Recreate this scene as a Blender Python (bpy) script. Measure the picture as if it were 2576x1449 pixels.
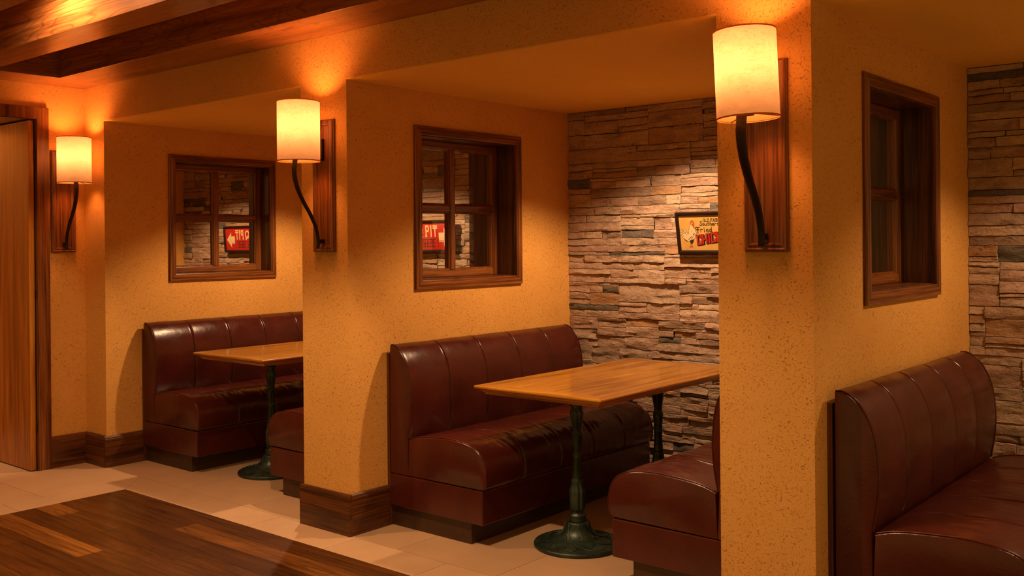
import bpy, math, random
from mathutils import Vector, Matrix, noise

# ---------------------------------------------------------------- clearing
for o in list(bpy.data.objects):
    bpy.data.objects.remove(o, do_unlink=True)
scn = bpy.context.scene
COL = scn.collection
S = 1.42                       # one plan unit = 1.42 m (the eye height)

# ---------------------------------------------------------------- camera
cam_data = bpy.data.cameras.new('camera')
cam = bpy.data.objects.new('camera', cam_data)
COL.objects.link(cam)
cam_data.sensor_width = 36.0
cam_data.lens = 36.0 * 2471.9 / 2576.0
cam_data.shift_y = -117.24 / 2576.0
cam_data.clip_start = 0.05
cam.matrix_world = (Matrix.Translation(Vector((2.589, -2.2073, 1.0)) * S)
                    @ Matrix.Rotation(math.radians(40.055), 4, 'Z')
                    @ Matrix.Rotation(math.radians(90.013), 4, 'X')
                    @ Matrix.Rotation(math.radians(-0.5213), 4, 'Z'))
scn.camera = cam

# ---------------------------------------------------------------- world, exposure
w = bpy.data.worlds.new('room_fill')
scn.world = w
w.use_nodes = True
w.node_tree.nodes['Background'].inputs[0].default_value = (1.0, 0.50, 0.12, 1)
w.node_tree.nodes['Background'].inputs[1].default_value = 0.42
scn.view_settings.view_transform = 'Standard'
scn.view_settings.look = 'None'
scn.view_settings.exposure = 0.0
scn.view_settings.gamma = 1.0
scn.view_settings.use_curve_mapping = False

# ---------------------------------------------------------------- plan (in units)
P0, P1A, P1B, P2A, P2B = -1.6626, -0.2472, 0.0, 1.4055, 1.6507
XD, DEP, HS, HC = -1.8461, 1.2632, 1.5599, 1.7224
DEP1 = DEP + 0.1115             # the far left booth is a little deeper
HB = 0.1414                    # top of skirting
XR = 3.2                       # right end of what is built
HT = HC + 0.26                 # coffer ceiling

# ---------------------------------------------------------------- lights
WARM = (1.0, 0.60, 0.31)
def spot(name, loc, target, power, angle, blend, color=WARM, radius=0.03):
    l = bpy.data.lights.new(name, 'SPOT')
    l.energy = power; l.color = color; l.spot_size = math.radians(angle)
    l.spot_blend = blend; l.shadow_soft_size = radius
    o = bpy.data.objects.new(name, l); COL.objects.link(o)
    o.location = Vector(loc) * S
    d = (Vector(target) - Vector(loc)).normalized()
    o.rotation_euler = d.to_track_quat('-Z', 'Y').to_euler()
    return o
# recessed downlights in the booth soffits
for bx, bp in ((P0, 120), (P1B, 120), (P2B, 66)):
    spot('booth_downlight', (bx + 0.71, 0.80, HS - 0.012), (bx + 0.71, 0.82, 0), bp, 128, 0.40)
# recessed downlights in the coffers over the aisle
for ax, ay, pw, an in ((-0.62, -0.80, 110, 150), (0.68, -0.82, 200, 110), (2.35, -0.82, 60, 105)):
    spot('aisle_downlight', (ax, ay, HT - 0.02), (ax, ay + 0.05, 0), pw, an, 0.8 if an > 120 else 0.6)
spot('lobby_downlight', (XD - 0.80, -0.36, HT - 0.03), (XD - 0.10, -0.42, 0), 130, 120, 0.5)

# ================================================================ helpers
def tag(o, label=None, cat=None, group=None, kind=None):
    if label: o['label'] = label
    if cat: o['category'] = cat
    if group: o['group'] = group
    if kind: o['kind'] = kind
    return o

def empty(name, loc=(0, 0, 0), rz=0.0):
    o = bpy.data.objects.new(name, None)
    COL.objects.link(o)
    o.location = Vector(loc) * S
    o.rotation_euler = (0, 0, rz)
    o.empty_display_size = 0.1
    return o

class MB:
    """collects shapes (plan units) and links them as one mesh object"""
    def __init__(self):
        self.v = []; self.f = []; self.c = None; self.s = []
    def add(self, vs, fs, smooth=False):
        n = len(self.v)
        self.v += [tuple(p) for p in vs]
        self.f += [tuple(n + i for i in f) for f in fs]
        self.s += [smooth] * len(fs)
        return self
    def box(self, x0, x1, y0, y1, z0, z1):
        vs = [(x0,y0,z0),(x1,y0,z0),(x1,y1,z0),(x0,y1,z0),(x0,y0,z1),(x1,y0,z1),(x1,y1,z1),(x0,y1,z1)]
        fs = [(0,3,2,1),(4,5,6,7),(0,1,5,4),(1,2,6,5),(2,3,7,6),(3,0,4,7)]
        return self.add(vs, fs)
    def loft(self, rings, closed=True, cap=True, smooth=True):
        n = len(rings[0]); vs = [p for r in rings for p in r]; fs = []
        m = n if closed else n - 1
        for i in range(len(rings) - 1):
            for j in range(m):
                a = i*n + j; b = i*n + (j+1) % n
                fs.append((a, b, b+n, a+n))
        self.add(vs, fs, smooth)
        if cap:
            k = len(self.v) - len(vs)
            self.f.append(tuple(k + j for j in range(n))[::-1]); self.s.append(False)
            k2 = k + (len(rings)-1)*n
            self.f.append(tuple(k2 + j for j in range(n))); self.s.append(False)
        return self
    def tube(self, pts, rad, n=10, flat=1.0, cap=True):
        pts = [Vector(p) for p in pts]
        if not hasattr(rad, '__len__'): rad = [rad]*len(pts)
        rings = []; up = None
        for i, p in enumerate(pts):
            t = (pts[min(i+1, len(pts)-1)] - pts[max(i-1, 0)]).normalized()
            if up is None:
                up = Vector((1,0,0)) if abs(t.x) < 0.9 else Vector((0,1,0))
            side = t.cross(up).normalized(); up2 = side.cross(t).normalized(); up = up2
            rings.append([p + rad[i]*(math.cos(a)*up2*flat + math.sin(a)*side) for a in [2*math.pi*k/n for k in range(n)]])
        return self.loft(rings, True, cap, True)
    def ring_tube(self, pts, r, n=6):
        pts = [Vector(p) for p in pts]; rings = []; m = len(pts)
        nrm = Vector((0,0,0))
        for i in range(m): nrm += (pts[i]-pts[0]).cross(pts[(i+1)%m]-pts[0])
        nrm.normalize()
        for i in range(m + 1):
            p = pts[i % m]; t = (pts[(i+1)%m]-pts[(i-1)%m]).normalized()
            side = t.cross(nrm).normalized()
            rings.append([p + r*(math.cos(a)*nrm+math.sin(a)*side) for a in [2*math.pi*k/n for k in range(n)]])
        return self.loft(rings, True, False, True)
    def lathe(self, prof, c=(0,0,0), n=32, mod=None):
        rings = []
        for (r, z) in prof:
            ring = []
            for k in range(n):
                a = 2*math.pi*k/n; rr = r*(mod(a, z, r) if mod else 1.0)
                ring.append((c[0]+rr*math.cos(a), c[1]+rr*math.sin(a), c[2]+z))
            rings.append(ring)
        return self.loft(rings, True, True, True)
    def prism(self, poly, z0, z1, axis='z'):
        n = len(poly)
        def P(a, b, h): return {'z': (a, b, h), 'y': (a, h, b), 'x': (h, a, b)}[axis]
        vs = [P(a, b, z0) for a, b in poly] + [P(a, b, z1) for a, b in poly]
        fs = [tuple(range(n))[::-1], tuple(range(n, 2*n))] + [(i, (i+1)%n, (i+1)%n+n, i+n) for i in range(n)]
        return self.add(vs, fs)
    def frame_sweep(self, a0, a1, b0, b1, prof, axis):
        """rectangular moulding: prof = list of (inset from outer edge, height off the wall)"""
        rings = []
        for (ins, h) in prof:
            cs = [(a0+ins, b0+ins), (a1-ins, b0+ins), (a1-ins, b1-ins), (a0+ins, b1-ins)]
            rings.append([(h, a, b) if axis == 'x' else (a, h, b) for a, b in cs])
        m = len(rings); vs = [p for r in rings for p in r]; fs = []
        for i in range(m - 1):
            for j in range(4):
                fs.append((i*4+j, i*4+(j+1)%4, (i+1)*4+(j+1)%4, (i+1)*4+j))
        return self.add(vs, fs)
    def build(self, name, mat, parent=None, bevel=0.0, kind=None, attr=None, fix=True, angle=None):
        me = bpy.data.meshes.new(name)
        me.from_pydata([(x*S, y*S, z*S) for x, y, z in self.v], [], self.f)
        me.update()
        if fix:
            import bmesh
            bm = bmesh.new(); bm.from_mesh(me)
            bmesh.ops.recalc_face_normals(bm, faces=bm.faces)
            bm.to_mesh(me); bm.free()
        me.polygons.foreach_set('use_smooth', self.s if len(self.s) == len(me.polygons) else [False]*len(me.polygons))
        if attr is not None:
            ca = me.attributes.new('tone', 'FLOAT', 'FACE')
            ca.data.foreach_set('value', attr)
        me.materials.append(mat)
        o = bpy.data.objects.new(name, me)
        COL.objects.link(o)
        if parent is not None: o.parent = parent
        if bevel:
            b = o.modifiers.new('bevel', 'BEVEL'); b.width = bevel*S; b.segments = 2
            b.limit_method = 'ANGLE'; b.angle_limit = math.radians(40)
        if kind: o['kind'] = kind
        return o

def copy_tree(o, parent=None, name=None):
    c = o.copy(); COL.objects.link(c)
    if parent is not None: c.parent = parent
    for ch in [x for x in bpy.data.objects if x.parent == o]:
        copy_tree(ch, c)
    return c

# ================================================================ materials
def new_mat(name):
    m = bpy.data.materials.new(name); m.use_nodes = True
    nt = m.node_tree; b = nt.nodes['Principled BSDF']
    return m, nt, b
def N(nt, t, **kw):
    n = nt.nodes.new(t)
    for k, v in kw.items(): setattr(n, k, v)
    return n
def L(nt, a, b): nt.links.new(a, b)
def coords(nt, scale=(1,1,1), rot=(0,0,0)):
    tc = N(nt, 'ShaderNodeTexCoord'); mp = N(nt, 'ShaderNodeMapping')
    mp.inputs['Scale'].default_value = scale; mp.inputs['Rotation'].default_value = rot
    L(nt, tc.outputs['Object'], mp.inputs['Vector']); return mp.outputs['Vector']
def tex_noise(nt, vec, scale, detail=4, rough=0.55, dist=0.0):
    n = N(nt, 'ShaderNodeTexNoise')
    n.inputs['Scale'].default_value = scale; n.inputs['Detail'].default_value = detail
    n.inputs['Roughness'].default_value = rough; n.inputs['Distortion'].default_value = dist
    if vec: L(nt, vec, n.inputs['Vector'])
    return n.outputs['Fac']
def ramp(nt, fac, stops, interp='LINEAR'):
    r = N(nt, 'ShaderNodeValToRGB'); r.color_ramp.interpolation = interp
    e = r.color_ramp.elements
    while len(e) > 1: e.remove(e[-1])
    e[0].position = stops[0][0]; e[0].color = (*stops[0][1], 1)
    for p, c in stops[1:]:
        x = e.new(p); x.color = (*c, 1)
    L(nt, fac, r.inputs[0]); return r.outputs[0]
def g(v): return (v, v, v)
def mixc(nt, mode, fac, a, b):
    m = N(nt, 'ShaderNodeMix', data_type='RGBA', blend_type=mode)
    if isinstance(fac, (int, float)): m.inputs[0].default_value = fac
    else: L(nt, fac, m.inputs[0])
    for i, x in ((6, a), (7, b)):
        if isinstance(x, tuple): m.inputs[i].default_value = (*x, 1)
        else: L(nt, x, m.inputs[i])
    return m.outputs[2]
def bump(nt, b, h, strength, dist=0.01, prev=None):
    n = N(nt, 'ShaderNodeBump'); n.inputs['Strength'].default_value = strength
    n.inputs['Distance'].default_value = dist
    L(nt, h, n.inputs['Height'])
    if prev: L(nt, prev, n.inputs['Normal'])
    L(nt, n.outputs[0], b.inputs['Normal']); return n.outputs[0]

def make_plaster(name, base, dark, fleck=0.50):
    m, nt, b = new_mat(name)
    v = coords(nt)
    big = tex_noise(nt, v, 2.2, 3)
    c = ramp(nt, big, [(0.3, dark), (0.7, base)])
    # trowel flecks: short worm-like pits
    worm = tex_noise(nt, v, 62, 1, 0.4, 0.8)
    d = N(nt, 'ShaderNodeMath', operation='SUBTRACT'); L(nt, worm, d.inputs[0]); d.inputs[1].default_value = 0.5
    ab = N(nt, 'ShaderNodeMath', operation='ABSOLUTE'); L(nt, d.outputs[0], ab.inputs[0])
    line = ramp(nt, ab.outputs[0], [(0.008, g(1)), (0.026, g(0))])
    brk = ramp(nt, tex_noise(nt, v, 105, 1, 0.5), [(fleck, g(0)), (fleck + 0.03, g(1))])
    patch = ramp(nt, tex_noise(nt, v, 5, 2), [(0.3, g(0.35)), (0.6, g(1.0))])
    msk = mixc(nt, 'MULTIPLY', 1.0, mixc(nt, 'MULTIPLY', 1.0, line, brk), patch)
    fl = mixc(nt, 'MIX', msk, (1.0, 1.0, 1.0), (0.55, 0.46, 0.36))
    col = mixc(nt, 'MULTIPLY', 1.0, c, fl)
    L(nt, col, b.inputs['Base Color'])
    b.inputs['Roughness'].default_value = 0.85
    b.inputs['Specular IOR Level'].default_value = 0.25
    fine = tex_noise(nt, v, 190, 3, 0.6)
    b1 = bump(nt, b, fine, 0.25, 0.004)
    bump(nt, b, fl, 0.8, 0.004, b1)
    return m
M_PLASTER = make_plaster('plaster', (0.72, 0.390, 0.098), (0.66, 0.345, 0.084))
M_SOFFIT = make_plaster('soffit_plaster', (0.88, 0.53, 0.095), (0.84, 0.49, 0.085), 0.62)  # paler than the wall plaster: bounced light is put into the base colour

def make_wood(name, stops, axis, rough=0.35, scale=1.0, coat=0.0, bstr=0.12, cathedral=0.0, tone=False):
    m, nt, b = new_mat(name)
    sc = [9*scale]*3; sc['xyz'.index(axis)] = 0.55*scale
    v = coords(nt, tuple(sc))
    n1 = tex_noise(nt, v, 1.6, 5, 0.6, 1.0)
    sc2 = [60*scale]*3; sc2['xyz'.index(axis)] = 1.6*scale
    v2 = coords(nt, tuple(sc2))
    n2 = tex_noise(nt, v2, 2.2, 3, 0.6, 0.3)
    if cathedral:
        sc3 = [5.5*scale]*3; sc3['xyz'.index(axis)] = 0.9*scale
        v3 = coords(nt, tuple(sc3))
        n3 = tex_noise(nt, v3, 1.0, 2, 0.4, 0.6)
        mu = N(nt, 'ShaderNodeMath', operation='MULTIPLY'); L(nt, n3, mu.inputs[0]); mu.inputs[1].default_value = 22.0
        fr = N(nt, 'ShaderNodeMath', operation='FRACT'); L(nt, mu.outputs[0], fr.inputs[0])
        rings = ramp(nt, fr.outputs[0], [(0.0, g(1-cathedral)), (0.10, g(1)), (0.85, g(0.95)), (1.0, g(1-cathedral))])
    mx = N(nt, 'ShaderNodeMath', operation='MULTIPLY_ADD'); L(nt, n2, mx.inputs[0]); mx.inputs[1].default_value = 0.45
    hf = N(nt, 'ShaderNodeMath', operation='MULTIPLY'); L(nt, n1, hf.inputs[0]); hf.inputs[1].default_value = 0.6
    L(nt, hf.outputs[0], mx.inputs[2])
    c = ramp(nt, mx.outputs[0], stops)
    if cathedral: c = mixc(nt, 'MULTIPLY', 1.0, c, rings)
    if tone:
        at = N(nt, 'ShaderNodeAttribute', attribute_name='tone')
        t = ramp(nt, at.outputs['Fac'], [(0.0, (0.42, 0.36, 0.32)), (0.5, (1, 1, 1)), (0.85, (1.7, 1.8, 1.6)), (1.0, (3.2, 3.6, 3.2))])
        c = mixc(nt, 'MULTIPLY', 1.0, c, t)
    L(nt, c, b.inputs['Base Color'])
    b.inputs['Roughness'].default_value = rough
    b.inputs['Coat Weight'].default_value = coat; b.inputs['Coat Roughness'].default_value = 0.12
    bump(nt, b, n2, bstr, 0.003)
    return m
DARK = [(0.40, (0.024, 0.0065, 0.0015)), (0.52, (0.080, 0.024, 0.005)), (0.66, (0.16, 0.053, 0.011))]
M_DARK = {a: make_wood('stained_oak_' + a, DARK, a, 0.33, 1.0, 0.15) for a in 'xyz'}
REDW = [(0.40, (0.055, 0.014, 0.003)), (0.52, (0.17, 0.052, 0.010)), (0.66, (0.30, 0.105, 0.020))]
M_RED = {a: make_wood('red_oak_' + a, REDW, a, 0.33, 1.0, 0.15) for a in 'xyz'}
M_DOOR = make_wood('door_veneer', [(0.40, (0.20, 0.062, 0.008)), (0.53, (0.42, 0.155, 0.018)), (0.66, (0.56, 0.25, 0.035))], 'z', 0.3, 0.8, 0.2)
BEAM = [(0.38, (0.13, 0.040, 0.010)), (0.52, (0.28, 0.098, 0.024)), (0.68, (0.40, 0.165, 0.048))]
M_BEAM = {a: make_wood('beam_oak_' + a, BEAM, a, 0.30, 0.8, 0.3, 0.15, cathedral=0.45) for a in 'xy'}
HONEY = [(0.40, (0.20, 0.070, 0.006)), (0.52, (0.44, 0.175, 0.012)), (0.64, (0.60, 0.29, 0.024))]
M_HONEY = {a: make_wood('honey_oak_' + a, HONEY, a, 0.26, 1.0, 0.6, 0.06) for a in 'xy'}
M_PLANK = make_wood('floor_oak', [(0.40, (0.030, 0.009, 0.002)), (0.52, (0.075, 0.025, 0.005)), (0.66, (0.125, 0.045, 0.009))], 'x', 0.33, 0.9, 0.1, 0.1, cathedral=0.35, tone=True)

def make_leather():
    m, nt, b = new_mat('burgundy_leather')
    v = coords(nt)
    big = tex_noise(nt, v, 5, 3)
    c = ramp(nt, big, [(0.3, (0.050, 0.0085, 0.0052)), (0.7, (0.078, 0.013, 0.0075))])
    L(nt, c, b.inputs['Base Color'])
    vo = N(nt, 'ShaderNodeTexVoronoi'); vo.inputs['Scale'].default_value = 420; L(nt, v, vo.inputs['Vector'])
    rr = ramp(nt, tex_noise(nt, v, 9, 3), [(0.3, g(0.19)), (0.7, g(0.30))])
    L(nt, rr, b.inputs['Roughness'])
    b.inputs['Specular IOR Level'].default_value = 0.5
    p = bump(nt, b, vo.outputs['Distance'], 0.10, 0.001)
    wr = tex_noise(nt, v, 28, 3, 0.6, 0.8)
    bump(nt, b, wr, 0.16, 0.006, p)
    return m
M_LEATHER = make_leather()

def make_stone():
    m, nt, b = new_mat('ledge_stone')
    v = coords(nt)
    gi = N(nt, 'ShaderNodeNewGeometry')
    isl = ramp(nt, gi.outputs['Random Per Island'], [
        (0.0, (0.40, 0.285, 0.205)), (0.16, (0.46, 0.33, 0.235)), (0.30, (0.40, 0.265, 0.190)), (0.44, (0.49, 0.355, 0.255)),
        (0.58, (0.38, 0.225, 0.120)), (0.66, (0.43, 0.285, 0.210)), (0.80, (0.31, 0.215, 0.150)), (0.88, (0.45, 0.31, 0.225)), (0.965, (0.13, 0.115, 0.095))], 'CONSTANT')
    n1 = tex_noise(nt, coords(nt, (1, 1, 2.5)), 9, 5, 0.65, 0.5)
    n2 = tex_noise(nt, v, 70, 4, 0.7)
    c = mixc(nt, 'MULTIPLY', 1.0, isl, ramp(nt, n1, [(0.28, g(0.62)), (0.5, g(1.0)), (0.75, g(1.16))]))
    c = mixc(nt, 'MULTIPLY', 0.6, c, ramp(nt, n2, [(0.3, g(0.7)), (0.6, g(1.1))]))
    ck = N(nt, 'ShaderNodeMath', operation='SUBTRACT'); L(nt, tex_noise(nt, coords(nt, (1, 1, 5.5)), 7, 3, 0.6, 0.5), ck.inputs[0]); ck.inputs[1].default_value = 0.5
    cka = N(nt, 'ShaderNodeMath', operation='ABSOLUTE'); L(nt, ck.outputs[0], cka.inputs[0])
    crack = ramp(nt, cka.outputs[0], [(0.003, g(0.30)), (0.014, g(1))])
    cmask = ramp(nt, tex_noise(nt, v, 8, 2), [(0.50, g(0)), (0.58, g(1))])
    c = mixc(nt, 'MULTIPLY', cmask, c, crack)
    L(nt, c, b.inputs['Base Color'])
    b.inputs['Roughness'].default_value = 0.82
    b.inputs['Specular IOR Level'].default_value = 0.3
    p = bump(nt, b, n2, 0.6, 0.006)
    bump(nt, b, tex_noise(nt, coords(nt, (1, 1, 3)), 26, 4, 0.6, 0.6), 0.6, 0.012, p)
    return m
M_STONE = make_stone()

def make_tile():
    m, nt, b = new_mat('limestone_tile')
    v = coords(nt)
    n = tex_noise(nt, v, 3.0, 5, 0.6, 0.4)
    gi = N(nt, 'ShaderNodeNewGeometry')
    c = ramp(nt, n, [(0.3, (0.47, 0.31, 0.18)), (0.7, (0.55, 0.37, 0.22))])
    c = mixc(nt, 'MULTIPLY', 1.0, c, ramp(nt, gi.outputs['Random Per Island'], [(0.0, g(0.93)), (1.0, g(1.04))]))
    L(nt, c, b.inputs['Base Color'])
    b.inputs['Roughness'].default_value = 0.42
    bump(nt, b, tex_noise(nt, v, 40, 3), 0.04, 0.002)
    return m
M_TILE = make_tile()

def flat(name, col, rough=0.6, metal=0.0, spec=0.5, bstr=0.0):
    m, nt, b = new_mat(name)
    b.inputs['Roughness'].default_value = rough; b.inputs['Metallic'].default_value = metal
    b.inputs['Specular IOR Level'].default_value = spec
    v = coords(nt); n = tex_noise(nt, v, 30, 3)
    c = ramp(nt, n, [(0.3, tuple(x*0.85 for x in col)), (0.7, col)])
    L(nt, c, b.inputs['Base Color'])
    if bstr: bump(nt, b, tex_noise(nt, v, 110, 3), bstr, 0.003)
    return m
M_GROUT = flat('grout', (0.30, 0.22, 0.15), 0.9)
M_BACKING = flat('stone_backing', (0.05, 0.04, 0.03), 0.95)
M_PLINTH = make_wood('plinth_wood', [(0.25, (0.018, 0.008, 0.003)), (0.6, (0.05, 0.022, 0.008)), (0.85, (0.08, 0.036, 0.013))], 'y', 0.38)
M_BRONZE = flat('dark_bronze', (0.035, 0.018, 0.008), 0.45, 0.6, 0.5, 0.35)
def make_trim():
    m, nt, b = new_mat('shade_trim')
    out = nt.nodes['Material Output']
    tr = N(nt, 'ShaderNodeBsdfTranslucent'); df = N(nt, 'ShaderNodeBsdfDiffuse'); mx = N(nt, 'ShaderNodeMixShader')
    c = ramp(nt, tex_noise(nt, coords(nt), 40, 2), [(0.3, (0.42, 0.10, 0.015)), (0.7, (0.52, 0.14, 0.02))])
    L(nt, c, tr.inputs['Color']); L(nt, c, df.inputs['Color'])
    mx.inputs[0].default_value = 0.5
    L(nt, tr.outputs[0], mx.inputs[1]); L(nt, df.outputs[0], mx.inputs[2]); L(nt, mx.outputs[0], out.inputs['Surface'])
    return m
M_TRIM = make_trim()
M_FRAME_BLK = flat('dark_sign_frame', (0.014, 0.003, 0.002), 0.6, 0.0, 0.25)
M_CREAM = flat('cream_paint', (0.66, 0.50, 0.28), 0.6)
M_REDP = flat('red_paint', (0.42, 0.014, 0.008), 0.5)
M_BLACKP = flat('black_paint', (0.022, 0.014, 0.014), 0.6)
M_YELLOW = flat('yellow_board', (0.55, 0.33, 0.085), 0.6)
M_COMB = flat('brown_red_paint', (0.40, 0.07, 0.02), 0.6)

def make_iron():
    m, nt, b = new_mat('verdigris_iron')
    v = coords(nt)
    n = tex_noise(nt, v, 14, 4, 0.6)
    c = ramp(nt, n, [(0.3, (0.012, 0.018, 0.011)), (0.55, (0.026, 0.048, 0.034)), (0.75, (0.060, 0.082, 0.052))])
    L(nt, c, b.inputs['Base Color'])
    b.inputs['Metallic'].default_value = 0.35; b.inputs['Roughness'].default_value = 0.38
    bump(nt, b, tex_noise(nt, v, 60, 3), 0.25, 0.004)
    return m
M_IRON = make_iron()

def make_shade():
    m, nt, b = new_mat('parchment_shade')
    out = nt.nodes['Material Output']
    v = coords(nt, (1, 1, 3.0))
    fib = tex_noise(nt, v, 20, 4, 0.6, 1.6)
    f1 = ramp(nt, fib, [(0.480, g(1)), (0.497, (0.66, 0.50, 0.26)), (0.503, (0.66, 0.50, 0.26)), (0.520, g(1))])
    soft = ramp(nt, tex_noise(nt, v, 6, 3), [(0.3, g(0.86)), (0.7, g(1.05))])
    c = mixc(nt, 'MULTIPLY', 0.85, (0.185, 0.160, 0.125), f1)
    c = mixc(nt, 'MULTIPLY', 1.0, c, soft)
    tr = N(nt, 'ShaderNodeBsdfTranslucent'); df = N(nt, 'ShaderNodeBsdfDiffuse'); mx = N(nt, 'ShaderNodeMixShader')
    L(nt, c, tr.inputs['Color']); df.inputs['Color'].default_value = (0.62, 0.42, 0.16, 1)
    mx.inputs[0].default_value = 0.35
    L(nt, tr.outputs[0], mx.inputs[1]); L(nt, df.outputs[0], mx.inputs[2])
    L(nt, mx.outputs[0], out.inputs['Surface'])
    return m
M_SHADE = make_shade()

def make_glass():
    m, nt, b = new_mat('window_glass')
    b.inputs['Base Color'].default_value = (1, 1, 1, 1)
    out = nt.nodes['Material Output']
    tr = N(nt, 'ShaderNodeBsdfTransparent'); gl = N(nt, 'ShaderNodeBsdfGlossy'); mx = N(nt, 'ShaderNodeMixShader')
    lw = N(nt, 'ShaderNodeLayerWeight'); lw.inputs[0].default_value = 0.25
    fr = N(nt, 'ShaderNodeMath', operation='MULTIPLY_ADD'); L(nt, lw.outputs['Fresnel'], fr.inputs[0]); fr.inputs[1].default_value = 0.0; fr.inputs[2].default_value = 0.05
    gl.inputs['Roughness'].default_value = 0.02
    tr.inputs[0].default_value = (0.93, 0.95, 0.92, 1)
    L(nt, fr.outputs[0], mx.inputs[0]); L(nt, tr.outputs[0], mx.inputs[1]); L(nt, gl.outputs[0], mx.inputs[2])
    L(nt, mx.outputs[0], out.inputs['Surface'])
    return m
M_GLASS = make_glass()
def make_mirror():
    m, nt, b = new_mat('mirror_glass')
    b.inputs['Base Color'].default_value = (0.72, 0.70, 0.62, 1)
    b.inputs['Metallic'].default_value = 1.0; b.inputs['Roughness'].default_value = 0.015
    return m
M_MIRROR = make_mirror()
def make_bulb():
    m, nt, b = new_mat('lamp_bulb')
    b.inputs['Emission Color'].default_value = (1.0, 0.62, 0.25, 1)
    b.inputs['Emission Strength'].default_value = 6.0
    return m
M_BULB = make_bulb()

# ================================================================ room shell
WT = 0.30                                   # how far the blocks run behind the stone
WY0, WY1, WZ0, WZ1 = 0.350, 0.893, 0.860, 1.397   # window hole

def holed_block(x0, x1, y0, y1, z1, name, through=True, rec=0.0):
    b = MB()
    b.box(x0, x1, y0, WY0, 0, z1); b.box(x0, x1, WY1, y1, 0, z1)
    b.box(x0, x1, WY0, WY1, 0, WZ0); b.box(x0, x1, WY0, WY1, WZ1, z1)
    if not through: b.box(x0, x1 - rec, WY0, WY1, WZ0, WZ1)
    return b.build(name, M_PLASTER, kind='structure', fix=False)

holed_block(XD - 0.1, P0, 0.0, DEP1 + 0.05, HS + 0.004, 'wall_left', False, 0.1275)
holed_block(P1A, P1B, 0.0, DEP1 + 0.3, HS + 0.004, 'wall_partition_left')
holed_block(P2A, P2B, 0.0, DEP + 0.05, HS + 0.004, 'wall_partition_right')
hb = MB(); hb.box(XD - 0.1, XR, 0.0, DEP1 + 0.3, HS + 0.004, HT)
hb.build('wall_header', M_PLASTER, kind='structure')
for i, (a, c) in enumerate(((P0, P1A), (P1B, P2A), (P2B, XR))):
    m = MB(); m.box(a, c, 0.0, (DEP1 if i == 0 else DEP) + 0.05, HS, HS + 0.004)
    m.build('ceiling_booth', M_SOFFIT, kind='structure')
m = MB(); m.box(XD - 0.1, P1A - 0.001, DEP1 + 0.05, DEP1 + 0.3, 0, HS); m.box(P1B + 0.001, XR, DEP + 0.05, DEP + 0.3, 0, HS)
m.build('wall_back', M_BACKING, kind='structure')
# door wall
DY1, DY0, DZ = -0.222, -0.222 - 0.66, 1.566
m = MB()
m.box(XD - 0.10, XD, DY1, 0.0, 0, HT); m.box(XD - 0.64, XD - 0.10, DY1, DY1 + 0.10, 0, HT); m.box(XD - 0.64, XD, DY0, DY1, DZ, HT); m.box(XD - 0.10, XD, -2.9, DY0, 0, HT)
m.build('wall_end', M_PLASTER, kind='structure')
m = MB(); m.box(XD - 1.05, XD - 1.0, -1.6, 0.4, 0, HT); m.box(XD - 1.05, XD - 0.1, 0.0, 0.05, 0, HT); m.box(XD - 1.05, XD - 0.1, -1.6, -1.55, 0, HT)
m.build('wall_lobby', M_PLASTER, kind='structure')
m = MB(); m.box(XD - 1.05, XD - 0.1, -1.6, 0.0, HT, HT + 0.05)
m.build('ceiling_lobby', M_SOFFIT, kind='structure')

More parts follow.
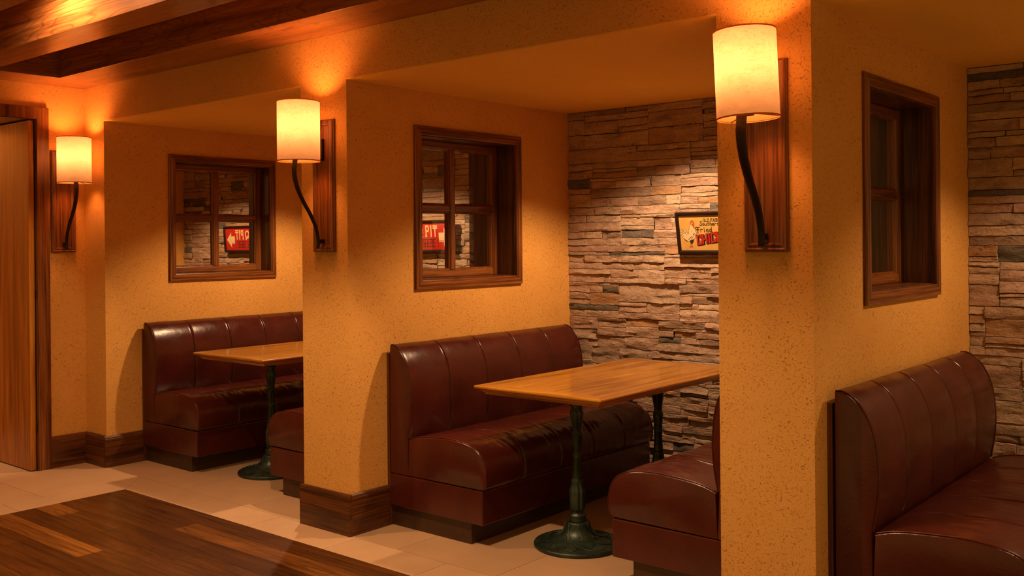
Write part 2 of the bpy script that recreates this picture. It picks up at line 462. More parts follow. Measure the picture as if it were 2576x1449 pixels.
# stone walls ------------------------------------------------------
def stone_wall(name, x0, x1, z0, z1, seed, dep=DEP):
    rnd = random.Random(seed); V = []; F = []
    def stone(a0, a1, b0, b1):
        gap = 0.0003
        a0 += gap; a1 -= gap; b0 += gap; b1 -= gap
        if a1 - a0 < 0.01 or b1 - b0 < 0.006: return
        d = rnd.uniform(0.0, 0.0095); tx = rnd.uniform(-0.03, 0.03); tz = rnd.uniform(-0.10, 0.06)
        cx = (a0+a1)/2; cz = (b0+b1)/2
        nx = max(3, int((a1-a0)/0.0085)); nz = max(3, int((b1-b0)/0.0075))
        off = Vector((rnd.uniform(0, 50), rnd.uniform(0, 50), rnd.uniform(0, 50)))
        base = len(V); us = [0.0] + [(i+0.25)/(nx+0.5-0.0) for i in range(nx+1)] + [1.0]
        us = [0.0] + [0.0009/(a1-a0) + (1-0.0018/(a1-a0))*i/nx for i in range(nx+1)] + [1.0]
        ws = [0.0] + [0.0014/(b1-b0) + (1-0.0028/(b1-b0))*i/nz for i in range(nz+1)] + [1.0]
        for j, wv in enumerate(ws):
            for i, u in enumerate(us):
                x = a0 + (a1-a0)*u; z = b0 + (b1-b0)*wv
                edge = i in (0, len(us)-1) or j in (0, len(ws)-1)
                q = Vector((x*7, z*26, 0)) + off
                r = noise.noise(q)*0.0060 + noise.noise(q*2.7)*0.0030 + abs(noise.noise(Vector((x*15, z*60, 3))+off))*0.004
                step = 0.0035 if noise.noise(Vector((x*4.0, z*34, 7))+off) > 0.12 else 0.0
                y = -(d + tx*(x-cx) + tz*(z-cz) + r + step)
                if edge: y = -d + 0.0050
                elif i in (1, len(us)-2) or j in (1, len(ws)-2): y += 0.0006
                # one shared warp field keeps the joints thin but ragged
                wx = 0.0022*noise.noise(Vector((x*9, z*30, 4)))
                wz = 0.0026*noise.noise(Vector((x*14, z*9, 1))) + 0.0018*noise.noise(Vector((x*48, z*20, 2)))
                k = min(1.0, (x-x0)/0.03, (x1-x)/0.03); x += wx*k
                k = min(1.0, (z-z0)/0.03, (z1-z)/0.03); z += wz*k
                V.append((x, dep + 0.002 + y, z))
        W = len(us)
        for j in range(len(ws)-1):
            for i in range(W-1):
                p = base + j*W + i
                F.append((p, p+1, p+1+W, p+W))
    def split(a0, a1, b0, b1, lvl):
        wd = a1-a0; ht = b1-b0
        if ht > 0.082 or (ht > 0.040 and rnd.random() < 0.66 - 0.07*lvl):
            k = rnd.uniform(0.28, 0.72); mz = b0 + ht*k
            if min(mz-b0, b1-mz) > 0.013:
                split(a0, a1, b0, mz, lvl+1); split(a0, a1, mz, b1, lvl+1); return
        if wd > 0.34 or (wd > 0.16 and rnd.random() < 0.5):
            mx = a0 + wd*rnd.uniform(0.3, 0.7)
            split(a0, mx, b0, b1, lvl+1); split(mx, a1, b0, b1, lvl+1); return
        stone(a0, a1, b0, b1)
    z = z0
    while z < z1 - 1e-4:
        h = min(rnd.uniform(0.11, 0.17), z1 - z)
        if z1 - z - h < 0.05: h = z1 - z
        x = x0 - rnd.uniform(0, 0.2)
        while x < x1 - 1e-4:
            wd = rnd.uniform(0.22, 0.52)
            a0 = max(x, x0); a1 = min(x + wd, x1)
            if x1 - a1 < 0.06: a1 = x1
            split(a0, a1, z, z+h, 0)
            x = a1 if a1 == x1 else x + wd
        z += h
    b = MB(); b.v = V; b.f = F; b.s = [True]*len(F)
    o = b.build(name, M_STONE, kind='structure', fix=False)
    # crisp ledges, smooth faces
    me = o.data
    me.set_sharp_from_angle(angle=math.radians(38)) if hasattr(me, 'set_sharp_from_angle') else None
    return o
stone_wall('wall_back_stone', P1B + 0.0005, P2A - 0.0005, 0.0, HS - 0.001, 5)
stone_wall('wall_back_stone', P0 + 0.0005, P1A - 0.0005, 0.0, HS - 0.001, 11, DEP1)
stone_wall('wall_back_stone', P2B + 0.0005, P2B + 1.4055, 0.0, HS - 0.001, 23)

# floors -----------------------------------------------------------
FX, FY = -1.221, -0.152
m = MB()
m.box(XD - 1.05, XR, FY, DEP1 + 0.05, -0.06, -0.004)
m.box(XD - 1.05, FX, -2.9, FY, -0.06, -0.004)
m.build('floor', M_GROUT, kind='structure', fix=False)
m = MB(); G = 0.0008
def tile(x0, x1, y0, y1): m.box(x0+G, x1-G, y0+G, y1-G, -0.004, 0.0)
bw = 0.150
# border strip with a mitred corner
m.prism([(FX-bw+G, FY+bw-G), (FX+G*0.5, FY+G), (FX+0.42-G, FY+G), (FX+0.42-G, FY+bw-G)], -0.004, 0.0)
m.prism([(FX-bw+G, FY+bw-2*G), (FX-bw+G, FY-0.42+G), (FX-G, FY-0.42+G), (FX-G, FY)], -0.004, 0.0)
x = FX + 0.42
while x < XR: tile(x, min(x+0.42, XR), FY, FY+bw); x += 0.42
y = FY - 0.42
while y > -2.8: tile(FX-bw, FX, max(y-0.42, -2.9), y); y -= 0.42
ys = [FY+bw, FY+bw+0.42, FY+bw+0.84, FY+bw+1.26, DEP1+0.05]
for r in range(4):
    x = XD - 1.05 + 0.19 + (0.14 if r % 2 else 0.0) - 0.42
    while x < XR:
        tile(max(x, XD-1.05), min(x+0.42, XR), ys[r], ys[r+1]); x += 0.42
y = FY + bw; k = 0
while y > -2.85:
    y2 = max(y-0.42, -2.9)
    x = XD - 1.05
    for x2 in (XD-0.63, XD-0.21, XD+0.02 if k % 2 == 0 else XD+0.10, FX-bw):
        tile(x, x2, y2, y); x = x2
    y = y2; k += 1
m.build('floor_tiles', M_TILE, kind='structure', fix=False)
# oak planks
m = MB(); tones = []; rp = random.Random(4)
PW = 0.0915
rows = int(2.75/PW)
for r in range(rows):
    y1 = FY - r*PW; y0 = y1 - PW
    cuts = []
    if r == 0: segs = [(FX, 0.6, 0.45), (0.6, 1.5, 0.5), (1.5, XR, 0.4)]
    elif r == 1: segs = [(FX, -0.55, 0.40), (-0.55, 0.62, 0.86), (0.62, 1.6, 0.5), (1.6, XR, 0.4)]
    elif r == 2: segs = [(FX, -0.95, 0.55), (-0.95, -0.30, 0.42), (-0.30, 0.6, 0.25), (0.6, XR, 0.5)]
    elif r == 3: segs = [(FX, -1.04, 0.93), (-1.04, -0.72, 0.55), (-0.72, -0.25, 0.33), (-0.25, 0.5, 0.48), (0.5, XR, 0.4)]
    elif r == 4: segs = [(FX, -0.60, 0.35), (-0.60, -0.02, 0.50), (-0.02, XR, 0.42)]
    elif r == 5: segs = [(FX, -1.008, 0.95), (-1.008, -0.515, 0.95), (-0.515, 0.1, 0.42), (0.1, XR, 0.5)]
    else:
        x = FX - rp.uniform(0, 0.5); segs = []
        while x < XR:
            l = rp.uniform(0.45, 1.0)
            segs.append((max(x, FX), min(x+l, XR), rp.choice((0.3, 0.38, 0.45, 0.5, 0.55, 0.62)))); x += l
    for a, c, t in segs:
        if c - a < 0.01: continue
        m.box(a + 0.0004, c - 0.0004, y0 + 0.0004, y1 - 0.0004, -0.02, 0.0005); tones += [t]*6
m.build('floor_planks', M_PLANK, kind='structure', fix=False, attr=tones)
m = MB(); m.box(FX, XR, -2.9, FY, -0.06, -0.012); m.build('floor_subfloor', M_BACKING, kind='structure')

# skirting ---------------------------------------------------------
def skirting(name, path, mat):
    """path: plan points, profile pushed to the left-hand side of travel"""
    prof = [(0.0, 0.0), (0.012, 0.0), (0.012, 0.126), (0.010, 0.130), (0.0105, 0.133), (0.008, 0.1375), (0.004, 0.1414), (0.0, 0.1414)]
    n = len(path); rings = []
    for i, p in enumerate(path):
        p = Vector(p)
        dirs = []
        if i > 0: dirs.append((p - Vector(path[i-1])).normalized())
        if i < n-1: dirs.append((Vector(path[i+1]) - p).normalized())
        nr = [Vector((d.y, -d.x)) for d in dirs]
        off = nr[0] if len(nr) == 1 else (nr[0] + nr[1])/(1 + nr[0].dot(nr[1]))
        rings.append([(p.x + off.x*t, p.y + off.y*t, z) for t, z in prof])
    b = MB(); b.loft(rings, True, True, False)
    return b.build(name, mat, kind='structure')
skirting('baseboard_end', [(XD, -0.1675), (XD, 0.0)], M_DARK['y'])
skirting('baseboard_front', [(XD + 0.0121, 0.0), (P0, 0.0)], M_DARK['x'])
skirting('baseboard_left', [(P0, -0.012), (P0, 0.172)], M_DARK['y'])
for a, c, side in ((P1A, P1B, 'left'), (P2A, P2B, 'right')):
    skirting('baseboard_pillar_front', [(a - 0.012, 0.0), (c + 0.012, 0.0)], M_DARK['x'])
    skirting('baseboard_pillar_side', [(c, 0.0), (c, 0.172 if side == 'left' else 0.062)], M_DARK['y'])
    skirting('baseboard_pillar_side', [(a, 0.17), (a, 0.0)], M_DARK['y'])

# ceiling: coffers of boxed oak beams -------------------------------
def beam(name, x0, x1, y0, y1, mat, z0=HC, z1=HT):
    b = MB(); b.box(x0, x1, y0, y1, z0, z1)
    return b.build(name, mat, kind='structure', bevel=0.0012)
beam('trim_1', -1.62, XR, -0.2195, -0.0005, M_BEAM['x'])
beam('trim_2', XD, -1.6205, -2.9, -0.0005, M_BEAM['y'])
beam('trim_3', -1.6200, XR, -0.637, -0.499, M_BEAM['x'])
beam('trim_4', -1.6200, XR, -1.045, -0.905, M_BEAM['x'])
beam('trim_5', -1.6200, XR, -1.9, -1.70, M_BEAM['x'])
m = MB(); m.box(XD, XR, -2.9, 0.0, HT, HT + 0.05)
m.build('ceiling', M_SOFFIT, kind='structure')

# door -------------------------------------------------------------
m = MB()
CW = 0.0545
m.prism([(DY0-CW, 0.0), (DY0, 0.0), (DY0, DZ), (DY1, DZ), (DY1, 0.0), (DY1+CW-0.0005, 0.0), (DY1+CW-0.0005, DZ+0.052), (DY0-CW, DZ+0.052)][::-1], XD + 0.0001, XD + 0.013, 'x')
cas = m.build('door_frame', M_RED['z'], bevel=0.001, kind='structure')
m = MB()
m.box(XD - 0.1, XD + 0.0001, DY1 - 0.004, DY1 - 0.0001, 0, DZ - 0.004); m.box(XD - 0.1, XD + 0.0001, DY0 + 0.0001, DY0 + 0.004, 0, DZ-0.004)
m.box(XD - 0.64, XD + 0.0001, DY0 + 0.0001, DY1 - 0.0001, DZ - 0.004, DZ - 0.0001)
m.build('door_jamb', M_DARK['z'], kind='structure')
m = MB(); m.box(XD - 0.60, XD - 0.002, DY1 - 0.032, DY1 - 0.0075, 0.004, DZ - 0.009)
d1 = m.build('door_1', M_DOOR, bevel=0.0015, kind='structure')
m = MB()
for z in (0.2, 0.8, 1.4): m.tube([(XD + 0.001, DY1 - 0.006, z - 0.03), (XD + 0.001, DY1 - 0.006, z + 0.03)], 0.0035, 8)
m.build('door_hinge', M_BRONZE, parent=d1)

# ================================================================ windows
def window(name, X, through, label):
    """X = wall face looking towards +x"""
    root = empty(name, (X, (WY0+WY1)/2, WZ0)); ox, oy, oz = X, (WY0+WY1)/2, WZ0
    tag(root, label, 'window', 'square wooden niche windows', 'structure')
    y0, y1, z0, z1 = WY0-oy, WY1-oy, WZ0-oz, WZ1-oz
    prof = [(0.0, 0.0), (0.0, 0.008), (0.003, 0.012), (0.008, 0.012), (0.010, 0.009), (0.018, 0.0125), (0.024, 0.0125), (0.026, 0.009), (0.031, 0.0105), (0.034, 0.009), (0.034, -0.001)]
    # casing split by grain: verticals and horizontals, mitred
    o0, o1, p0, p1 = y0-0.034, y1+0.034, z0-0.034, z1+0.034
    faces = [(x, ) for x in ()]
    def casing(sx, xoff):
        for sides, axis in (((0, 2), 'y'), ((1, 3), 'z')):
            b = MB()
            for sd in sides:
                rings = []
                for ins, h in prof:
                    cs = [(o0+ins, p0+ins), (o1-ins, p0+ins), (o1-ins, p1-ins), (o0+ins, p1-ins)]
                    rings.append([(xoff + sx*h, *cs[sd]), (xoff + sx*h, *cs[(sd+1) % 4])])
                b.loft([[r[0] for r in rings], [r[1] for r in rings]], False, False, False)
            b.build('casing', M_RED[axis], parent=root, fix=True)
    casing(1, 0.0)
    xb = -(P1B - P1A) if through else -0.1275
    if through: casing(-1, xb)
    xl = -0.0005
    b = MB(); t = 0.0035
    b.box(xb, xl, y0, y0+t, z0, z1); b.box(xb, xl, y1-t, y1, z0, z1)
    b.box(xb, xl, y0+t, y1-t, z0, z0+t); b.box(xb, xl, y0+t, y1-t, z1-t, z1)
    b.build('jamb_lining', M_DARK['z'], parent=root)
    # sash with four lights
    xs = -0.094 if through else -0.072
    xk = xs - 0.034 if through else xs - 0.014
    a0, a1, b0, b1 = y0+t, y1-t, z0+t, z1-t
    sw = 0.027; my = (a0+a1)/2; mw = 0.015; mz = 1.132 - oz
    b = MB()
    b.box(xk, xs, a0, a0+sw, b0, b1); b.box(xk, xs, a1-sw, a1, b0, b1); b.box(xk, xs, my-mw, my+mw, b0+sw, b1-sw)
    b.build('sash_stile', M_RED['z'], parent=root, bevel=0.003)
    b = MB()
    b.box(xk, xs, a0+sw, a1-sw, b0, b0+sw); b.box(xk, xs, a0+sw, a1-sw, b1-sw, b1)
    b.box(xk, xs-0.001, a0+sw, my-mw, mz-0.013, mz+0.013); b.box(xk, xs-0.001, my+mw, a1-sw, mz-0.013, mz+0.013)
    b.build('sash_rail', M_RED['y'], parent=root, bevel=0.003)
    # glazing beads around each light
    b = MB()
    xg = (xs+xk)/2 if through else xk + 0.001
    for (c0, c1) in ((a0+sw, my-mw), (my+mw, a1-sw)):
        for (e0, e1) in ((b0+sw, mz-0.013), (mz+0.013, b1-sw)):
            pr = [(0.0, xs-0.004), (0.005, xs-0.007), (0.008, xg+0.001), (0.0, xg+0.001)]
            rings = [[(h, c0+i, e0+i), (h, c1-i, e0+i), (h, c1-i, e1-i), (h, c0+i, e1-i)] for i, h in pr]
            b.loft(rings, True, False, False)
    b.build('glazing_bead', M_RED['z'], parent=root)
    for (c0, c1) in ((a0+sw, my-mw), (my+mw, a1-sw)):
        for (e0, e1) in ((b0+sw, mz-0.013), (mz+0.013, b1-sw)):
            b = MB()
            if through:
                b.box(xg-0.0015, xg+0.0005, c0+0.0002, c1-0.0002, e0+0.0002, e1-0.0002)
                b.build('glass_pane', M_GLASS, parent=root)
    if not through:                          # one mirror sheet behind the sash, filling the four lights
        b = MB(); k = 0.0; xm = xk - 0.0005
        b.prism([(xm + k*a0, a0), (xm + k*a1, a1), (xm + k*a1 - 0.002, a1), (xm + k*a0 - 0.002, a0)], b0, b1)
        b.build('mirror_sheet', M_MIRROR, parent=root)
    return root
window('window_1', P0, False, 'square brown wooden window on the far left booth wall, its panes mirroring a red sign')
window('window_2', P1B, True, 'brown wooden four-pane window in the middle partition, red sign visible through it')
window('window_3', P2B, True, 'brown wooden window at the right edge of the photo, deep recess with dark panes')

# ================================================================ benches
def resample(pts, step):
    pts = [Vector(p) for p in pts]; out = []
    # catmull-rom through the points
    n = len(pts)
    for i in range(n-1):
        p0 = pts[max(i-1, 0)]; p1 = pts[i]; p2 = pts[i+1]; p3 = pts[min(i+2, n-1)]
        k = max(1, int((p2-p1).length/step))
        for j in range(k):
            t = j/k
            out.append(0.5*((2*p1) + (-p0+p2)*t + (2*p0-5*p1+4*p2-p3)*t*t + (-p0+3*p1-3*p2+p3)*t*t*t))
    out.append(pts[-1]); return out

BL = 1.018                                   # bench length
SEAMS = [0.2036*i for i in range(1, 5)]
SEAT = [(0.112, 0.316), (0.154, 0.328), (0.20, 0.334), (0.25, 0.338), (0.30, 0.340), (0.342, 0.338), (0.380, 0.333), (0.407, 0.326), (0.430, 0.314), (0.447, 0.298), (0.458, 0.277), (0.465, 0.250), (0.466, 0.220), (0.462, 0.200), (0.453, 0.189)]
BACK = [(0.020, 0.638), (0.033, 0.640), (0.051, 0.634), (0.066, 0.624), (0.079, 0.610), (0.092, 0.590), (0.103, 0.567), (0.112, 0.540), (0.118, 0.505), (0.121, 0.470), (0.122, 0.435), (0.120, 0.400), (0.115, 0.360), (0.107, 0.318)]

def upholstery(curve, tail, seed, seat, sgn):
    """curve = show face (x,z); tail = closing straight points; lofted along y with seams and wrinkles"""
    cp = resample(curve, 0.0075); nc = len(cp)
    full = cp + [Vector(p) for p in tail]
    ys = set([0.0, 0.0015, 0.004, 0.008, 0.013])
    y = 0.02
    while y < BL - 0.02: ys.add(round(y, 5)); y += 0.0065
    for s in SEAMS:
        for d in (-0.014, -0.010, -0.0072, -0.005, -0.0032, -0.0018, 0.0, 0.0018, 0.0032, 0.005, 0.0072, 0.010, 0.014): ys.add(round(s+d, 5))
    ys |= set(round(BL - q, 5) for q in (0.0, 0.0015, 0.004, 0.008, 0.013))
    ys = sorted(ys)
    nrm = []
    for i in range(nc):
        t = cp[min(i+1, nc-1)] - cp[max(i-1, 0)]
        nv = Vector((-t.y, t.x)).normalized()
        ctr = Vector((0.27, 0.22)) if seat else Vector((0.055, 0.44))
        if nv.dot(cp[i] - ctr) < 0: nv = -nv
        nrm.append(nv)
    rings = []
    for y in ys:
        e = min(y, BL - y)
        inset = 0.0 if e >= 0.013 else 0.007*(1 - math.sqrt(max(0, 1 - (1-e/0.013)**2)))
        ds = min(abs(y-s) for s in SEAMS)
        dd = min([abs(y-s) for s in SEAMS] + [y + 0.02, BL - y + 0.02])
        groove = -0.0034*math.exp(-(ds/0.0020)**2) + 0.0013*math.exp(-((ds-0.0050)/0.0022)**2)
        puff = 0.0034*math.sin(min(dd/0.1018, 1.0)*math.pi/2)
        ring = []
        for i, p in enumerate(full):
            if i < nc:
                s = i/(nc-1)
                amp = math.sin(math.pi*min(1.0, max(0.0, s)))**0.5 if not seat else min(1, s*6)*1.0
                if seat:
                    # gathers running across the seat nose, strongest by the seams
                    w = 0.35 + 0.65*math.exp(-ds/0.05)
                    q = Vector((y*34 + 2.2*noise.noise(Vector((y*6, s*3, seed))), s*3.2, seed))
                    wr = (0.55 - 1.6*abs(noise.noise(q)))*0.0052*w*max(0.0, math.sin(math.pi*min(1, max(0, (s-0.10)/0.92))))
                    wr += (0.4 - abs(noise.noise(Vector((y*75, s*5, seed+3)))))*0.0022*w*min(1, max(0, s-0.1)*3)
                    sag = -0.004*math.exp(-((s-0.33)/0.22)**2)*(0.5+0.5*noise.noise(Vector((y*5, 0, seed))))
                else:
                    wr = noise.noise(Vector((y*14, s*7, seed)))*0.0012 + noise.noise(Vector((y*45, s*5, seed)))*0.0008*math.exp(-ds/0.04)
                    sag = 0.0
                off = groove*min(1, amp*1.5) + puff*amp + wr + sag - inset
                if e < 0.02: off -= (groove + wr + sag)*(1 - e/0.02)*0.8
                nv = nrm[i]; x = p.x + nv.x*off; z = p.y + nv.y*off
                if seat: z = max(z, 0.1885) if s > 0.9 else z
                ring.append((sgn*x, y, z))
            else: ring.append((sgn*p.x, y, p.y))
        rings.append(ring)
    b = MB(); b.loft(rings, True, True, True)
    return b, cp

def make_bench(sgn, seed):
    root = empty('booth_bench')
    b = MB()
    X = lambda a, c: (min(sgn*a, sgn*c), max(sgn*a, sgn*c))
    b.box(*X(0.0125, 0.389), 0.016, BL - 0.01, 0.0, 0.0755); b.build('plinth', M_PLINTH, root)
    b = MB(); b.box(*X(0.0005, 0.0125), 0.002, BL, 0.0, 0.608); b.build('back_panel', M_DARK['z'], root, bevel=0.0008)
    b = MB(); b.box(*X(0.0135, 0.4525), 0.0, BL, 0.0735, 0.1865); bs = b.build('base', M_LEATHER, root, bevel=0.004)
    b, cp = upholstery(BACK, [(0.107, 0.189), (0.020, 0.189)], seed, False, sgn)
    o = b.build('backrest', M_LEATHER, root)
    o.data.set_sharp_from_angle(angle=math.radians(50))
    for ye in (0.0035, BL - 0.0035):
        b = MB(); b.tube([(sgn*(p.x+0.0008), ye, p.y+0.0004) for p in cp], 0.0021, 6); pp = b.build('piping', M_LEATHER, o)
    b, cp = upholstery(SEAT, [(0.108, 0.189)], seed + 7, True, sgn)
    o = b.build('seat', M_LEATHER, root)
    o.data.set_sharp_from_angle(angle=math.radians(50))
    for ye in (0.0035, BL - 0.0035):
        b = MB(); b.tube([(sgn*(p.x+0.0008), ye, p.y+0.0002) for p in cp], 0.0021, 6); b.build('piping', M_LEATHER, o)
    return root
bench = make_bench(1, 1.3)
bench.location = Vector((P1B, 0.172, 0))*S
tag(bench, 'burgundy leather booth bench under the four-pane window of the middle partition', 'bench', 'burgundy leather booth benches')
b2 = copy_tree(bench); b2.location = Vector((P0, 0.172, 0))*S
tag(b2, 'burgundy leather bench of the far left booth, backed against the wall with the mirrored window')
b3 = copy_tree(bench); b3.location = Vector((P2B, 0.070, 0))*S
tag(b3, 'large dark burgundy leather bench cut off by the right edge of the photo')
bm_ = make_bench(-1, 5.1)
bm_.location = Vector((P2A, 0.182, 0))*S
tag(bm_, 'shiny burgundy bench seat half hidden behind the right pillar, facing the larger table', 'bench', 'burgundy leather booth benches')
b5 = copy_tree(bm_); b5.location = Vector((P1A, 0.182, 0))*S
tag(b5, 'burgundy bench end sticking out behind the left side of the middle pillar')

# ================================================================ tables
def make_table():
    root = empty('pedestal_table')
    x0, x1, y0, y1 = -0.253, 0.253, -0.466, 0.466
    bwd = 0.052; zt = 0.530
    b = MB(); b.box(x0+bwd+0.0004, x1-bwd-0.0004, y0+bwd+0.0004, y1-bwd-0.0004, 0.500, zt)
    b.build('table_top', M_HONEY['y'], root, bevel=0.0006)
    prof = [(bwd, 0.500), (bwd, zt), (0.004, zt), (0.0012, zt-0.0015), (0.0, zt-0.005), (0.0012, zt-0.0085), (0.004, zt-0.010), (0.009, zt-0.011), (0.014, zt-0.014), (0.018, zt-0.0185), (0.021, zt-0.020), (0.0215, zt-0.0225), (0.026, zt-0.0235), (0.0275, zt-0.029), (0.032, zt-0.030)]
    for sd in range(4):
        rings = [[], []]
        for ins, z in prof:
            cs = [(x0+ins, y0+ins), (x1-ins, y0+ins), (x1-ins, y1-ins), (x0+ins, y1-ins)]
            rings[0].append((*cs[sd], z)); rings[1].append((*cs[(sd+1) % 4], z))
        b = MB(); b.loft(rings, True, True, False)
        b.build('edge_board', M_HONEY['x' if sd % 2 == 0 else 'y'], root)
    col = [(0.019, 0.500), (0.029, 0.499), (0.029, 0.492), (0.019, 0.488), (0.019, 0.470), (0.0235, 0.466), (0.0235, 0.462), (0.0195, 0.456), (0.0165, 0.452), (0.0205, 0.445), (0.0232, 0.436), (0.0232, 0.428), (0.0205, 0.412), (0.0172, 0.395), (0.0158, 0.380), (0.0162, 0.368),
           (0.0190, 0.366), (0.0190, 0.361), (0.0175, 0.358), (0.0185, 0.354), (0.0182, 0.345), (0.0158, 0.325), (0.0146, 0.303), (0.0165, 0.300), (0.0165, 0.296), (0.0148, 0.293), (0.0148, 0.270), (0.0160, 0.250), (0.0172, 0.238), (0.0165, 0.234), (0.0188, 0.231), (0.0188, 0.226), (0.0160, 0.222),
           (0.0205, 0.218), (0.0208, 0.212), (0.0205, 0.200), (0.0240, 0.188), (0.0272, 0.180), (0.0272, 0.172), (0.0262, 0.150), (0.0264, 0.128), (0.0240, 0.119), (0.0190, 0.110), (0.0190, 0.107), (0.0270, 0.103), (0.0288, 0.097), (0.0270, 0.091), (0.0290, 0.089), (0.0290, 0.080), (0.0270, 0.078)]
    def mod(a, z, r):
        k = 0.0
        if 0.372 < z < 0.452: k = 0.14*abs(math.sin(3*a + (z-0.372)*9))**1.5
        elif 0.300 < z < 0.350: k = 0.12*abs(math.sin(4*a))**3
        elif 0.238 < z < 0.292: k = 0.12*abs(math.sin(4*a + 0.5))**3
        elif 0.112 < z < 0.214: k = 0.12*abs(math.sin(4*a + 0.8))**3
        return 1.0 - k
    col2 = []
    for i in range(len(col)-1):
        (r0, z0), (r1, z1) = col[i], col[i+1]; kk = max(1, int((z0-z1)/0.004))
        for j in range(kk): col2.append((r0+(r1-r0)*j/kk, z0+(z1-z0)*j/kk))
    col2.append(col[-1])
    bell = [(0.030, 0.081), (0.0365, 0.080), (0.0385, 0.076), (0.040, 0.070), (0.0435, 0.060), (0.050, 0.048), (0.060, 0.038), (0.074, 0.029), (0.092, 0.0225), (0.112, 0.018), (0.130, 0.0155), (0.139, 0.0145), (0.1435, 0.0125), (0.145, 0.010), (0.145, 0.0045), (0.142, 0.0), (0.05, 0.0)]
    def bell_z(r):
        for i in range(2, len(bell)-1):
            if bell[i][0] <= r <= bell[i+1][0]:
                t = (r-bell[i][0])/(bell[i+1][0]-bell[i][0]); return bell[i][1]+t*(bell[i+1][1]-bell[i][1])
        return 0.0145
    for py in (-0.242, 0.262):
        b = MB(); b.lathe(col2, (0.0, py, 0), 72, mod)
        c = b.build('column', M_IRON, root)
        b = MB(); b.lathe(bell, (0.0, py, 0), 56)
        for k in range(7):                       # swirling vine relief cast into the foot
            a0 = 2*math.pi*k/7; pts = []
            for j in range(19):
                t = j/18; r = 0.0385 + 0.096*t**1.25; a = a0 + 1.35*t
                pts.append((r*math.cos(a), py + r*math.sin(a), bell_z(r) + 0.0008))
            b.tube(pts, [0.0024*(1-0.35*j/18) for j in range(19)], 6)
            pts = []
            for j in range(13):                  # leaf loop
                t = 2*math.pi*j/12; r = 0.108 + 0.018*math.cos(t); a = a0 + 0.62 + 0.20*math.sin(t)
                pts.append((r*math.cos(a), py + r*math.sin(a), bell_z(r) + 0.0006))
            b.tube(pts, 0.0016, 5)
            pts = []
            for j in range(9):                   # small heart leaf on the neck
                t = 2*math.pi*j/8; r = 0.062 + 0.0075*math.cos(t); a = a0 + 0.10 + 0.12*math.sin(t)*(1+0.3*math.cos(t))
                pts.append((r*math.cos(a), py + r*math.sin(a), bell_z(r) + 0.0008))
            b.tube(pts, 0.0014, 5)
        b.build('pedestal_foot', M_IRON, c)
        b = MB(); b.box(-0.12, 0.12, py-0.02, py+0.02, 0.4955, 0.4999)
        b.build('mounting_plate', M_IRON, c)
    return root
table = make_table()
table.location = Vector((P1B + 0.668, 0.642, 0))*S
tag(table, 'honey oak table on two green iron pedestals, in the middle booth before the stone wall', 'table', 'oak pedestal tables')
t2 = copy_tree(table); t2.location = Vector((P0 + 0.676, 0.642, 0))*S
tag(t2, 'smaller-looking oak table in the far left booth, its right half behind the middle pillar')

